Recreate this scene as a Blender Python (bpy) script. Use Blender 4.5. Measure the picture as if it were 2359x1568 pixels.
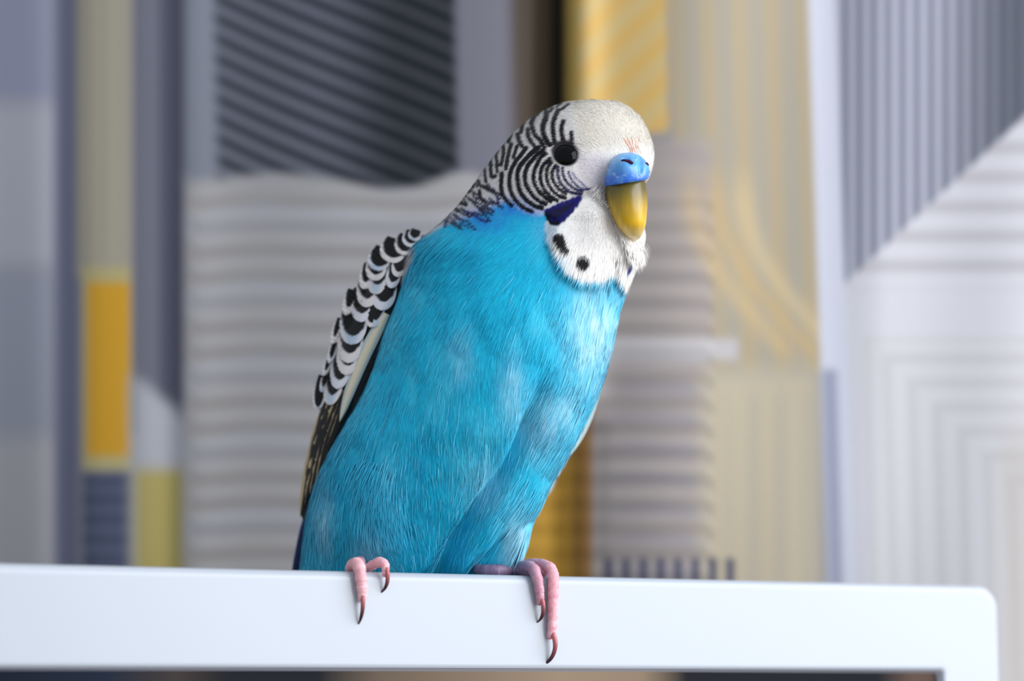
import bpy, math
import numpy as np
from mathutils import Vector

for o in list(bpy.data.objects):
    bpy.data.objects.remove(o, do_unlink=True)
scene = bpy.context.scene
COL = scene.collection
rng = np.random.default_rng(7)

# ------------------------------------------------------------------ camera
F = 5555.0                       # focal length in pixels of the 2359 x 1568 frame
CX, CY = 1179.5, 784.0
PITCH = math.atan((1577.0 - CY) / F)
cam_d = bpy.data.cameras.new('camera')
cam = bpy.data.objects.new('camera', cam_d)
COL.objects.link(cam)
cam_d.sensor_width = 36.0
cam_d.lens = 36.0 * F / 2359.0
cam.location = (0, 0, 0)
cam.rotation_euler = (math.pi / 2 + PITCH, 0, 0)
cam_d.clip_start = 0.01
cam_d.dof.use_dof = True
cam_d.dof.focus_distance = 0.500
cam_d.dof.aperture_fstop = 7.0
cam_d.dof.aperture_blades = 0
scene.camera = cam

# ------------------------------------------------------------------ world, window light, exposure
w = bpy.data.worlds.new('room_light')
scene.world = w
w.use_nodes = True
bgn = w.node_tree.nodes['Background']
bgn.inputs['Color'].default_value = (0.82, 0.90, 1.0, 1)
bgn.inputs['Strength'].default_value = 0.70

def area(name, loc, target, sx, sy, energy, color):
    l = bpy.data.lights.new(name, 'AREA')
    l.shape = 'RECTANGLE'; l.size = sx; l.size_y = sy
    l.energy = energy; l.color = color
    o = bpy.data.objects.new(name, l)
    COL.objects.link(o)
    o.location = loc
    d = Vector(target) - Vector(loc)
    o.rotation_euler = d.to_track_quat('-Z', 'Y').to_euler()
    return o
area('window_daylight', (1.10, -0.02, 0.48), (0.0, 0.14, 0.10), 1.5, 1.2, 33.5, (0.95, 0.975, 1.0))

vs = scene.view_settings
vs.view_transform = 'Standard'
vs.look = 'None'
vs.gamma = 1.0
vs.use_curve_mapping = False
vs.exposure = 0.0

# ------------------------------------------------------------------ helpers
SP, CP = math.sin(PITCH), math.cos(PITCH)
def P(px, py, Y):
    """photo pixel + distance Y in front of the camera -> world position (array-wise)"""
    px, py, Y = np.broadcast_arrays(np.asarray(px, float), np.asarray(py, float), np.asarray(Y, float))
    u = (px - CX) / F; v = (CY - py) / F
    ry = CP - SP * v; rz = SP + CP * v
    t = Y / ry
    return np.stack([u * t, Y, rz * t], -1)
def proj(p):
    d = p[..., 1] * CP + p[..., 2] * SP
    up = -p[..., 1] * SP + p[..., 2] * CP
    return CX + F * p[..., 0] / d, CY - F * up / d
def smooth(a, b, x):
    t = np.clip((x - a) / (b - a), 0, 1)
    return t * t * (3 - 2 * t)
def lin(rgb):
    c = np.asarray(rgb, float) / 255.0
    return np.where(c <= 0.04045, c / 12.92, ((c + 0.055) / 1.055) ** 2.4)
def catmull(pts, n):
    """smooth curve through pts (k,d), n samples"""
    p = np.asarray(pts, float)
    k = len(p)
    q = np.vstack([2 * p[0] - p[1], p, 2 * p[-1] - p[-2]])
    t = np.linspace(0, k - 1 - 1e-9, n)
    i = t.astype(int); f = (t - i)[:, None]
    a, b, c, d = q[i], q[i + 1], q[i + 2], q[i + 3]
    return 0.5 * ((2 * b) + (c - a) * f + (2 * a - 5 * b + 4 * c - d) * f ** 2 + (3 * b - a - 3 * c + d) * f ** 3)
def vnoise(x, y, seed=0):
    x = np.asarray(x, float); y = np.asarray(y, float)
    xi = np.floor(x).astype(np.int64); yi = np.floor(y).astype(np.int64)
    fx = x - xi; fy = y - yi
    fx = fx * fx * (3 - 2 * fx); fy = fy * fy * (3 - 2 * fy)
    def h(a, b):
        n = (a * 374761393 + b * 668265263 + seed * 144665) & 0x7fffffff
        n = ((n ^ (n >> 13)) * 1274126177) & 0x7fffffff
        return ((n ^ (n >> 16)) & 0xffff) / 65535.0
    return (h(xi, yi) * (1 - fx) + h(xi + 1, yi) * fx) * (1 - fy) + (h(xi, yi + 1) * (1 - fx) + h(xi + 1, yi + 1) * fx) * fy

def new_mesh(name, verts, faces, mat, parent=None, colors=None, smooth_shade=True, origin=None):
    verts = np.asarray(verts, np.float32).reshape(-1, 3)
    if origin is not None:
        verts = verts - np.asarray(origin, np.float32)
    me = bpy.data.meshes.new(name)
    if isinstance(faces, np.ndarray):
        nf, k = faces.shape
        me.vertices.add(len(verts)); me.vertices.foreach_set('co', verts.ravel())
        me.loops.add(nf * k); me.loops.foreach_set('vertex_index', faces.astype(np.int32).ravel())
        me.polygons.add(nf)
        me.polygons.foreach_set('loop_start', np.arange(0, nf * k, k, dtype=np.int32))
        me.update(calc_edges=True)
    else:
        me.from_pydata([tuple(v) for v in verts], [], [tuple(f) for f in faces])
    me.validate()
    if smooth_shade:
        me.polygons.foreach_set('use_smooth', np.ones(len(me.polygons), bool))
    if colors is not None:
        a = me.color_attributes.new('Col', 'FLOAT_COLOR', 'POINT')
        c = np.ones((len(verts), 4), np.float32); c[:, :3] = np.asarray(colors).reshape(-1, 3)
        a.data.foreach_set('color', c.ravel())
    me.materials.append(mat)
    me.update()
    o = bpy.data.objects.new(name, me)
    COL.objects.link(o)
    if parent is not None:
        o.parent = parent
    return o
def grid_faces(nr, nc, wrap):
    i = np.arange(nr - 1)[:, None]; m = nc if wrap else nc - 1
    j = np.arange(m)[None, :]; j2 = (j + 1) % nc
    return np.stack([i * nc + j, i * nc + j2, (i + 1) * nc + j2, (i + 1) * nc + j], -1).reshape(-1, 4)
def empty(name, loc, rz=0):
    o = bpy.data.objects.new(name, None)
    o.empty_display_size = 0.02
    COL.objects.link(o); o.location = loc; o.rotation_euler = (0, 0, rz)
    return o
def tag(o, label=None, cat=None, group=None, kind=None):
    if label: o['label'] = label
    if cat: o['category'] = cat
    if group: o['group'] = group
    if kind: o['kind'] = kind
    return o
def material(name, color=(.8, .8, .8), rough=0.5, attr=False, spec=0.5, sheen=0.0, bump=None, sss=0.0, coat=0.0, double=None):
    m = bpy.data.materials.new(name); m.use_nodes = True
    nt = m.node_tree; b = nt.nodes['Principled BSDF']
    b.inputs['Base Color'].default_value = (*color, 1)
    b.inputs['Roughness'].default_value = rough
    b.inputs['Specular IOR Level'].default_value = spec
    b.inputs['Coat Weight'].default_value = coat
    b.inputs['Sheen Weight'].default_value = sheen
    if sss:
        b.inputs['Subsurface Weight'].default_value = sss
        b.inputs['Subsurface Radius'].default_value = (1.0, 0.35, 0.25)
        b.inputs['Subsurface Scale'].default_value = 0.0012
    src = None
    if attr:
        a = nt.nodes.new('ShaderNodeVertexColor'); a.layer_name = 'Col'; src = a.outputs['Color']
    if bump:
        scale, strength, mottling = bump
        tc = nt.nodes.new('ShaderNodeTexCoord')
        nz = nt.nodes.new('ShaderNodeTexNoise'); nz.inputs['Scale'].default_value = scale; nz.inputs['Detail'].default_value = 4
        nt.links.new(tc.outputs['Object'], nz.inputs['Vector'])
        bp = nt.nodes.new('ShaderNodeBump'); bp.inputs['Strength'].default_value = strength; bp.inputs['Distance'].default_value = 0.0004
        nt.links.new(nz.outputs['Fac'], bp.inputs['Height']); nt.links.new(bp.outputs['Normal'], b.inputs['Normal'])
        if mottling:
            mx = nt.nodes.new('ShaderNodeMix'); mx.data_type = 'RGBA'; mx.blend_type = 'MULTIPLY'
            mx.inputs['Factor'].default_value = mottling
            if src is None: mx.inputs['A'].default_value = (*color, 1)
            else: nt.links.new(src, mx.inputs['A'])
            nt.links.new(nz.outputs['Fac'], mx.inputs['B']); src = mx.outputs['Result']
    if src is not None:
        nt.links.new(src, b.inputs['Base Color'])
    return m

M = dict(
    body=material('down_feathers', rough=.75, attr=True, spec=.15),
    plum=material('feather_barbs', rough=.55, attr=True, spec=.15, sheen=.12),
    feather=material('wing_feather', rough=.55, attr=True, spec=.3, bump=(900, .35, .0)),
    beak=material('beak_keratin', rough=.30, attr=True, spec=.5, bump=(500, .12, 0), sss=.25),
    cere=material('cere_skin', rough=.28, attr=True, spec=.55, bump=(700, .18, 0), sss=.2),
    skin=material('scaly_foot_skin', rough=.5, attr=True, spec=.4, bump=(1400, .35, 0), sss=.4),
    claw=material('claw_keratin', rough=.3, attr=True, spec=.5, sss=.2),
    eye=material('eye_glossy_black', (.002, .002, .0025), rough=.04, spec=.12, coat=.0),
    lid=material('eyelid_skin', (.035, .033, .036), rough=.6, spec=.3, bump=(2500, .5, 0)),
    dark=material('nostril_dark', (.05, .012, .04), rough=.8, spec=.1),
    bezel=material('white_plastic', (.435, .465, .52), rough=.25, spec=.5, bump=(60, .012, 0)),
    lip=material('bezel_inner_lip', (.42, .44, .52), rough=.35, spec=.5),
    back=material('monitor_back_plastic', (.72, .73, .75), rough=.45, bump=(900, .1, 0)),
    desk=material('desk_laminate', (.36, .30, .25), rough=.5, bump=(30, .1, .4)),
    wall=material('wall_paint', (.55, .54, .53), rough=.9, bump=(120, .1, .1)),
)

# ------------------------------------------------------------------ the print on the curtain
# coordinates on the cloth are named by the photo pixels they were traced from
def curtain_print(X, Y):
    C = np.zeros(X.shape + (3,))
    def put(mask, rgb):
        m = np.clip(mask, 0, 1)[..., None]
        C[:] = C * (1 - m) + lin(rgb) * m
    def box(x0, x1, y0, y1, s=10, slx=0.0):
        xs = X - slx * Y
        return smooth(x0 - s, x0 + s, xs) * (1 - smooth(x1 - s, x1 + s, xs)) * smooth(y0 - s, y0 + s, Y) * (1 - smooth(y1 - s, y1 + s, Y))
    def stripes(v, period, duty=.5, s=.18):
        f = np.abs((v / period) % 1.0 - .5) * 2
        return smooth(1 - duty - s, 1 - duty + s, f)
    B = -5000; T = 9000
    put(np.ones_like(X), (150, 149, 156))
    # far left column of plain blue grey blocks
    put(box(B, 140, B, 240, 40), (140, 142, 162))
    put(box(B, 140, 240, 620, 40), (166, 165, 174))
    put(box(B, 140, 620, 1010, 40), (146, 148, 160))
    put(box(B, 140, 1010, T, 40), (164, 162, 166))
    put(box(125, 182, B, T, 12), (108, 110, 130))
    # narrow beige column with a gold and a navy block
    put(box(178, 305, B, 640, 12), (172, 163, 143))
    put(box(178, 305, B, 640, 12) * stripes(X, 40) * .35, (146, 140, 138))
    put(box(190, 305, 615, 1085, 10), (186, 172, 122))
    put(box(200, 300, 650, 1050, 8), (212, 158, 46))
    put(box(190, 305, 1085, T, 10), (90, 95, 118))
    put(box(190, 305, 1100, T, 10) * stripes(Y, 46) * .6, (64, 70, 92))
    # grey ribbed column, dark edge
    put(box(305, 425, B, 1000, 10), (112, 112, 124))
    put(box(305, 425, B, 1000, 10) * stripes(X, 22) * .5, (98, 98, 110))
    put(box(366, 428, B, 930, 12), (82, 82, 98))
    put(box(305, 440, 860, T, 30) * smooth(-20, 40, Y - 860 - (X - 320) * .9), (172, 172, 178))
    put(box(310, 425, 1080, T, 22), (170, 156, 96))
    # light wavy striped panel
    wav = 10 * np.sin((X - 500) / 90.0) + 5 * np.sin(X / 41.0)
    put(box(425, 1330, 395, T, 8), (186, 181, 180))
    put(box(425, 1330, 420, T, 8) * stripes(Y + wav, 58) * .24, (160, 150, 142))
    put(box(425, 1330, 420, T, 8) * stripes(Y + wav + 12, 174, .3) * .35, (190, 190, 202))
    # dark panel of diagonal lines
    edge = 418 - 20 * np.exp(-((X - 640) / 140) ** 2) + 14 * np.exp(-((X - 900) / 90) ** 2) - 26 * np.exp(-((X - 1060) / 60) ** 2)
    top = 1 - smooth(-14, 14, Y - edge)
    put(box(425, 505, B, T, 10) * top, (146, 149, 160))
    dk = box(494, 1055, B, T, 14, .02) * top
    put(dk, (108, 113, 128))
    put(dk * smooth(700, 930, X), (42, 44, 50))
    dg = Y - (X * .56 + 40 * np.sin(X / 260.0))
    put(dk * stripes(dg, 46, .5, .3) * .85, (30, 34, 42))
    put(dk * stripes(dg + 23, 46, .3, .3) * .5 * (1 - .6 * smooth(650, 900, X)), (146, 146, 154))
    put(box(1050, 1185, B, T, 16, .02) * top, (132, 129, 140))
    put(box(1175, 1245, B, T, 22, .02) * top, (90, 78, 68))
    put(box(1225, 1318, B, 560, 14), (46, 36, 22))  # dark stripes: brown print plus painted-in shade of the deep fold
    put(box(1270, 1312, B, 560, 10), (26, 21, 14))
    # gold panel
    put(box(1312, 1540, B, 305, 14), (226, 196, 134))
    put(box(1312, 1540, B, 305, 14) * stripes(Y + X * .9, 92, .5, .3) * .6, (238, 186, 96))
    put(box(1306, 1330, B, 330, 10), (182, 150, 70))
    # beige vertical ribs
    put(box(1540, 1885, B, 860, 16, .03), (180, 170, 153))
    put(box(1540, 1885, B, 860, 16, .03) * stripes(X - .03 * Y, 74, .5, .35) * .7, (194, 173, 138))
    # mauve panel with horizontal ribs
    hw = 14 * ((X - 1480) / 150.0) ** 2
    put(box(1312, 1640, 320, T, 26), (184, 172, 166))
    put(box(1312, 1640, 320, T, 26) * stripes(Y - hw, 70, .5, .35) * .42, (172, 160, 158))
    put(box(1312, 1700, 780, 830, 14), (206, 199, 198))
    put(box(1400, 1700, 850, T, 40) * stripes(Y - hw + 20, 70, .45, .35) * .6, (160, 152, 158))
    # gold bands sweeping to the lower right
    for off, rgb, wd in ((0, (226, 194, 140), 30), (60, (222, 186, 126), 22), (120, (230, 204, 156), 26)):
        xc = 1590 + off + 250 * smooth(380, 860, Y) * ((np.clip(Y, 380, 860) - 380) / 480)
        put(.5 * np.exp(-((X - xc) / wd) ** 2) * smooth(350, 480, Y) * (1 - smooth(790, 850, Y)), rgb)
    put(box(1620, 1890, 850, T, 40), (204, 190, 164))
    put(box(1680, 1890, 900, T, 40) * stripes(X, 62, .5, .4) * .5, (188, 178, 162))
    # gold band, with the shade of its crease painted as a brown strip
    put(box(1180, 1345, 940, T, 20), (196, 150, 62))
    put(box(1322, 1366, 930, T, 14), (122, 88, 44))
    for k in range(8):
        put(box(1392 + k * 40, 1412 + k * 40, 1285, T, 7), (92, 92, 112))
    # white strips and nested squares on the right
    put(box(1862, 1945, B, T, 10, .035), (226, 226, 238))
    put(box(1868, 1902, 850, T, 12, .03), (168, 170, 190))
    R = smooth(-8, 8, X - .035 * Y - 1925)
    put(R, (224, 221, 226))
    diag = 640 - (X - 1960) * .93
    tri = R * (1 - smooth(-8, 8, Y - diag))
    put(tri, (190, 190, 202))
    put(tri * stripes(X, 33, .5, .3) * .85, (112, 115, 134))
    put(tri * smooth(2130, 2359, X) * .85, (88, 92, 104))
    hz = R * smooth(-6, 6, Y - diag) * (1 - smooth(640, 680, Y))
    put(hz * stripes(Y, 68, .45, .3) * .7, (192, 186, 190))
    sq = np.minimum(X - 1985 - .03 * (Y - 760), Y - 770)
    ns = R * smooth(0, 12, sq)
    put(ns, (222, 219, 221))
    put(ns * stripes(sq, 56, .4, .35) * .55, (204, 198, 198))
    put(ns * smooth(2270, 2350, X) * smooth(900, 1100, Y) * .6, (196, 186, 178))
    return C

GX = np.concatenate([np.arange(-1500, -100, 40), np.arange(-100, 2460, 5), np.arange(2460, 3900, 40)]).astype(float)
GY = np.concatenate([np.arange(-1300, -60, 40), np.arange(-60, 1420, 5), np.arange(1420, 3000, 40)]).astype(float)
XX, YY = np.meshgrid(GX, GY)
fold = .5 * (.004 * np.sin(XX / 118.0 + 3.44) * (1 - smooth(1880, 2040, XX)) + .0016 * np.sin(XX / 67.0 + YY / 900.0) + .0035 * np.sin(XX / 210.0 - 1.0)
        + .011 * np.exp(-((XX - 1288) / 34.0) ** 2) * (1 - .6 * smooth(400, 900, YY))
        - .005 * np.exp(-((XX - 1345) / 40.0) ** 2)
        + .006 * np.exp(-((XX - 395) / 40.0) ** 2)
        + .006 * np.exp(-((XX - 150) / 40.0) ** 2)
        + .005 * np.exp(-((XX - 1362) / 30.0) ** 2) * smooth(900, 1000, YY))
ribs = .00025 * (XX > 440) * np.sin(YY * 2 * np.pi / 58.0 + .1 * np.sin(XX / 90)) * smooth(420, 480, YY) * (XX < 1640)
CYD = .668 - .058 * np.where(XX < 0, XX / 2359.0 * 1.2, np.sin(np.pi / 2 * np.clip(XX / 2359.0, 0, 1))) + fold + ribs
curt_mat = material('printed_curtain_cloth', rough=.85, attr=True, spec=.15, sheen=.1, bump=(1800, .25, .12))
curtain = new_mesh('curtain', P(XX, YY, CYD), grid_faces(len(GY), len(GX), False), curt_mat, colors=curtain_print(XX, YY))
tag(curtain, 'patchwork printed curtain with grey, gold and white stripes hanging behind the bird', 'curtain')

# ------------------------------------------------------------------ monitor
dvec = np.array([(12132 - CX) / F, 1 / CP, 0.0]); dvec /= np.linalg.norm(dvec)
nback = np.array([-dvec[1], dvec[0], 0.0])
A = P(830, 1315, .490)
BH = float((P(830, 1315, .49) - P(830, 1533, .49))[2])          # height of the top bezel
def along(px):                                                   # distance along the bar for a pixel column at bar height
    s = 0.0
    for _ in range(40):
        q, _y = proj(A + dvec * s); s += (px - q) * .00009
    return s
SR, SI = along(2302), along(2172)
def bar_Y(px):
    return (A + dvec * along(px))[1]
MW, MH, MT = .46, .285, .0085
mon = empty('monitor', tuple(A), math.atan2(dvec[1], dvec[0]))
tag(mon, 'white framed flat monitor with dark glossy screen, perch of the blue bird', 'monitor')
def rrect(x0, x1, z0, z1, r, n=10):
    pts = []
    for cx, cz, a0 in ((x1 - r, z1 - r, 0), (x0 + r, z1 - r, 90), (x0 + r, z0 + r, 180), (x1 - r, z0 + r, 270)):
        for k in range(n + 1):
            a = math.radians(a0 + 90 * k / n)
            pts.append((cx + r * math.cos(a), cz + r * math.sin(a)))
    return np.array(pts)
X1, X0, Z1, Z0 = SR, SR - MW, 0.0, -MH
ix1 = SI; ix0 = X0 + (SR - SI); iz1 = -BH; iz0 = Z0 + BH * 1.15
rings = []
CR = .0052
for inset, y in ((0, MT), (0, .0022), (.0001, .0014), (.0004, .0007), (.0009, .0002), (.0016, 0), (.0020, 0)):
    q = rrect(X0 + inset, X1 - inset, Z0 + inset, Z1 - inset, CR - inset * .5); rings.append(np.c_[q[:, 0], np.full(len(q), y), q[:, 1]])
for inset, y in ((-.0005, 0.0), (-.00012, 0.0), (.0, .00004), (.00035, .00025)):
    q = rrect(ix0 + inset, ix1 - inset, iz0 + inset, iz1 - inset, .0009); rings.append(np.c_[q[:, 0], np.full(len(q), y), q[:, 1]])
V = np.concatenate(rings); n = len(rings[0])
bez = new_mesh('bezel', V, grid_faces(len(rings), n, True)[:, ::-1], M['bezel'], mon)
tag(bez, 'glossy white plastic frame with rounded corner')
lr = []
for inset, y in ((.00035, .00025), (.0007, .0011), (.0011, .0017)):
    q = rrect(ix0 + inset, ix1 - inset, iz0 + inset, iz1 - inset, .0009); lr.append(np.c_[q[:, 0], np.full(len(q), y), q[:, 1]])
new_mesh('bezel_lip', np.concatenate(lr), grid_faces(3, n, True)[:, ::-1], M['lip'], mon)
# screen: blurred room reflections painted in as a glowing colour ramp
scr = bpy.data.materials.new('screen_glass_painted_reflections'); scr.use_nodes = True
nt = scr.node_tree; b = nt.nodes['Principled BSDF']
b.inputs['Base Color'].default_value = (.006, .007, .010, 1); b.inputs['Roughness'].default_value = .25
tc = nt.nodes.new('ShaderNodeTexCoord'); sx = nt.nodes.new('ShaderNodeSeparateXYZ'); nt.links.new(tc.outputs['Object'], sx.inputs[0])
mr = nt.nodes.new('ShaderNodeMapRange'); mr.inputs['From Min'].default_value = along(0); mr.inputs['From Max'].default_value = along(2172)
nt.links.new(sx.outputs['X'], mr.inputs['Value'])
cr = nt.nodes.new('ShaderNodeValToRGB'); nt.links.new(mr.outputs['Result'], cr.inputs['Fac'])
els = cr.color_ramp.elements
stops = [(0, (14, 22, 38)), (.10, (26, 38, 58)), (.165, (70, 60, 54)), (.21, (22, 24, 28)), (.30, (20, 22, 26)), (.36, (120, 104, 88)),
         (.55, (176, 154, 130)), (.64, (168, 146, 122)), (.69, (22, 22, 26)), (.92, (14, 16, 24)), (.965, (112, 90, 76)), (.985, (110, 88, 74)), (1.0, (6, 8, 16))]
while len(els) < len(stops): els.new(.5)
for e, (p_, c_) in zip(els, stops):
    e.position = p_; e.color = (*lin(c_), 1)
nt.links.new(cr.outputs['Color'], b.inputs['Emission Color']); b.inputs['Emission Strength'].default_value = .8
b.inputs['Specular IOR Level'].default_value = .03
zs = [(ix0, iz0), (ix1, iz0), (ix1, iz1), (ix0, iz1)]
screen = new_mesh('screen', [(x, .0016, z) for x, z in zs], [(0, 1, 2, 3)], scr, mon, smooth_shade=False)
tag(screen, 'dark glossy screen with room reflections painted as glowing tan and navy patches')
q = rrect(X0, X1, Z0, Z1, CR); q2 = rrect(X0 + .004, X1 - .004, Z0 + .004, Z1 - .004, CR - .002)
bv = np.concatenate([np.c_[q[:, 0], np.full(n, MT), q[:, 1]], np.c_[q2[:, 0], np.full(n, MT + .0012), q2[:, 1]]])
fc = [tuple(f) for f in grid_faces(2, n, True)[:, ::-1]] + [tuple(range(n, 2 * n))]
new_mesh('back_panel', bv, fc, M['back'], mon)
def boxm(name, x0, x1, y0, y1, z0, z1, mat, parent, bev=.002):
    q0 = rrect(x0, x1, y0, y1, bev, 4); m_ = len(q0)
    q1 = rrect(x0 + bev * .4, x1 - bev * .4, y0 + bev * .4, y1 - bev * .4, bev * .7, 4)
    V = np.concatenate([np.c_[q1, np.full(m_, z0)], np.c_[q0, np.full(m_, z0 + bev * .5)], np.c_[q0, np.full(m_, z1 - bev * .5)], np.c_[q1, np.full(m_, z1)]])
    f = [tuple(t) for t in grid_faces(4, m_, True)] + [tuple(range(m_))[::-1], tuple(range(3 * m_, 4 * m_))]
    return new_mesh(name, V, f, mat, parent, smooth_shade=False)
mc = (X0 + X1) / 2
DZ = -.40
boxm('stand_neck', mc - .03, mc + .03, MT + .001, MT + .016, DZ + .010, -.14, M['back'], mon, .004)
boxm('stand_foot', mc - .11, mc + .11, -.07, .075, DZ, DZ + .010, M['back'], mon, .008)

desk = empty('desk', (0, .37, A[2] + DZ - .725))
boxm('desk_top', -.75, .75, -.25, .25, .70, .725, M['desk'], desk, .006)
for lx in (-.70, .70):
    for ly in (-.21, .21):
        boxm('leg', lx - .02, lx + .02, ly - .02, ly + .02, 0, .70, M['desk'], desk, .004)
tag(desk, 'plain desk standing under the white framed monitor', 'desk')

# ------------------------------------------------------------------ pigment map of the bird (traced markings)
PX0, PY0, PW, PH = 480, 160, 1100, 1440
gx, gy = np.meshgrid(np.arange(PX0, PX0 + PW, dtype=float), np.arange(PY0, PY0 + PH, dtype=float))
PIG = np.zeros((PH, PW, 3))
def seg_dist(x, y, pts):
    d = np.full(x.shape, 1e9)
    for a, b_ in zip(pts[:-1], pts[1:]):
        vx, vy = b_[0] - a[0], b_[1] - a[1]; L2 = vx * vx + vy * vy + 1e-9
        t = np.clip(((x - a[0]) * vx + (y - a[1]) * vy) / L2, 0, 1)
        d = np.minimum(d, np.hypot(x - a[0] - t * vx, y - a[1] - t * vy))
    return d
def window(pts, pad):
    p = np.asarray(pts); x0, y0 = p.min(0) - pad; x1, y1 = p.max(0) + pad
    return (slice(int(max(y0 - PY0, 0)), int(max(min(y1 - PY0 + 1, PH), 1))), slice(int(max(x0 - PX0, 0)), int(max(min(x1 - PX0 + 1, PW), 1))))
def inside(x, y, pts):
    r = np.zeros(x.shape, bool); p = np.asarray(pts, float); j = len(p) - 1
    for i in range(len(p)):
        xi, yi = p[i]; xj, yj = p[j]
        c = ((yi > y) != (yj > y)) & (x < (xj - xi) * (y - yi) / (yj - yi + 1e-12) + xi)
        r ^= c; j = i
    return r
def paint(sl, m, rgb):
    m = m[..., None]; PIG[sl] = PIG[sl] * (1 - m) + lin(rgb) * m
def poly(pts, rgb, soft=4.0, rag=0.0, alpha=1.0, smooth_pts=True):
    if smooth_pts:
        c = list(pts) + [pts[0]]
        pts = catmull(c, len(c) * 5)[:-1]
    pts = np.asarray(pts)
    sl = window(pts, soft * 2 + rag + 2); x, y = gx[sl], gy[sl]
    d = seg_dist(x, y, np.vstack([pts, pts[:1]])); d = np.where(inside(x, y, pts), d, -d)
    if rag: d = d + rag * (vnoise(x / 5, y / 9, 3) - .5) * 2
    paint(sl, smooth(-soft, soft, d) * alpha, rgb)
def stroke(pts, wd, rgb=(14, 14, 30), alpha=1.0, taper=True, rag=1.2):
    p = catmull(pts, len(pts) * 6) if len(pts) > 2 else np.asarray(pts, float)
    sl = window(p, wd + 6); x, y = gx[sl], gy[sl]
    d = seg_dist(x, y, p)
    d = d + rag * (vnoise(x / 2.2, y / 2.2, 11) - .5) * 2
    paint(sl, (1 - smooth(wd * .5 - 1.4, wd * .5 + 1.4, d)) * alpha, rgb)
BLUE = (16, 178, 216)
PIG[:] = lin(BLUE)
# slow pigment variation in the blue, paler fluff low on the belly and thighs, partly painted-in window light on the right breast
nz = vnoise(gx / 60, gy / 110, 5) * .6 + vnoise(gx / 22, gy / 50, 6) * .4
paint((slice(None), slice(None)), smooth(.50, .9, nz) * .45, (80, 204, 232))
paint((slice(None), slice(None)), smooth(.58, .95, 1 - nz) * .35, (20, 140, 190))
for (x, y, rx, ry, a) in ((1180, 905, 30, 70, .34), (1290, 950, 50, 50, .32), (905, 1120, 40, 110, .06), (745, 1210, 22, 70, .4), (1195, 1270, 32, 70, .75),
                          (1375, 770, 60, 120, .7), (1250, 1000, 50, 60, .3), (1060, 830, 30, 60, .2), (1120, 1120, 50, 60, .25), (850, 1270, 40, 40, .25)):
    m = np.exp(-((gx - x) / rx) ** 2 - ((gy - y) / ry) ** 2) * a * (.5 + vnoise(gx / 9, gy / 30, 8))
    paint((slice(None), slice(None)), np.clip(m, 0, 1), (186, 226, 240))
# mantle: left of the breast line (mostly hidden by the wing)
poly([(480, 620), (700, 560), (905, 560), (950, 585), (925, 650), (890, 730), (850, 850), (800, 960), (740, 1060), (700, 1140), (480, 1250)], (190, 188, 192), 5)
for k in range(14):
    y0 = 600 + k * 36; xe = 760 - max(0, k - 6) * 16
    stroke([(480, y0 + 60), (600, y0 + 20), (720, y0 + 25), (820, y0 - 6), (890, y0 - 22)] if k < 4 else [(480, y0 + 60), (600, y0 + 20), (xe - 60, y0 + 25), (xe, y0 - 4)], 13, (20, 20, 30), rag=4)
# white face and bib
poly([(1290, 200), (1560, 200), (1560, 500), (1560, 570), (1520, 640), (1452, 680), (1415, 640), (1390, 652), (1330, 648), (1290, 612), (1262, 560), (1262, 500),
      (1330, 460), (1300, 400), (1300, 330), (1300, 270)], (244, 240, 236), 4, rag=4)
poly([(1300, 215), (1560, 200), (1540, 330), (1470, 340), (1400, 350), (1335, 345), (1316, 300)], (208, 201, 189), 30)
poly([(1335, 355), (1395, 360), (1390, 425), (1350, 430), (1328, 400)], (210, 202, 205), 16)
# barred back of the head
poly([(1300, 190), (1316, 250), (1324, 300), (1322, 335), (1320, 385), (1345, 420), (1366, 438), (1345, 458), (1290, 474), (1258, 494), (1215, 492), (1170, 468), (1120, 486),
      (1060, 506), (1015, 522), (975, 542), (900, 556), (800, 560), (480, 620), (480, 160), (1280, 160)], (210, 205, 202), 7, rag=3)
# generic bars beyond the traced ones (far side of the head)
rr = np.hypot(gx - 1345, (gy - 385) * .9)
out = smooth(8, 18, (1300 - gx) * .75 + (236 - gy)) * smooth(8, 18, -(gx - 1050) - (gy - 478) * -1.0 * .0 + 0) * 0
sil = catmull([(1360, 222), (1300, 230), (1240, 258), (1190, 296), (1150, 341), (1115, 386), (1085, 430), (1050, 476), (1015, 512), (900, 560)], 80)
hdpoly = np.vstack([sil, [(480, 560)], [(480, 160)], [(1360, 160)]])
outm = inside(gx, gy, hdpoly)
paint((slice(None), slice(None)), outm * smooth(.42, .58, np.abs((rr / 19.0) % 1 - .5) * 2), (16, 17, 34))
# blue violet transition under the bars
for (x, y, rx, ry, a) in ((1175, 478, 48, 20, .85), (1110, 496, 40, 20, .6), (1130, 520, 50, 22, .5), (1225, 492, 34, 14, .6), (1070, 512, 30, 16, .4)):
    m = np.exp(-((gx - x) / rx) ** 2 - ((gy - y) / ry) ** 2) * a * (.6 + .7 * vnoise(gx / 4, gy / 12, 9))
    paint((slice(None), slice(None)), np.clip(m, 0, 1), (40, 120, 214))
for (x, y, rx, ry, a) in ((1256, 532, 30, 34, .5), (1290, 612, 24, 20, .35)):
    m = np.exp(-((gx - x) / rx) ** 2 - ((gy - y) / ry) ** 2) * a
    paint((slice(None), slice(None)), np.clip(m, 0, 1), (92, 172, 220))
def tr(o, pts):
    return [(o[0] + x / 9.8, o[1] + y / 9.8) for x, y in pts]
OA, OB, OC = (1150, 330), (1120, 220), (1000, 380)
INK = (3, 4, 15); IND = (44, 40, 130)
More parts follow.
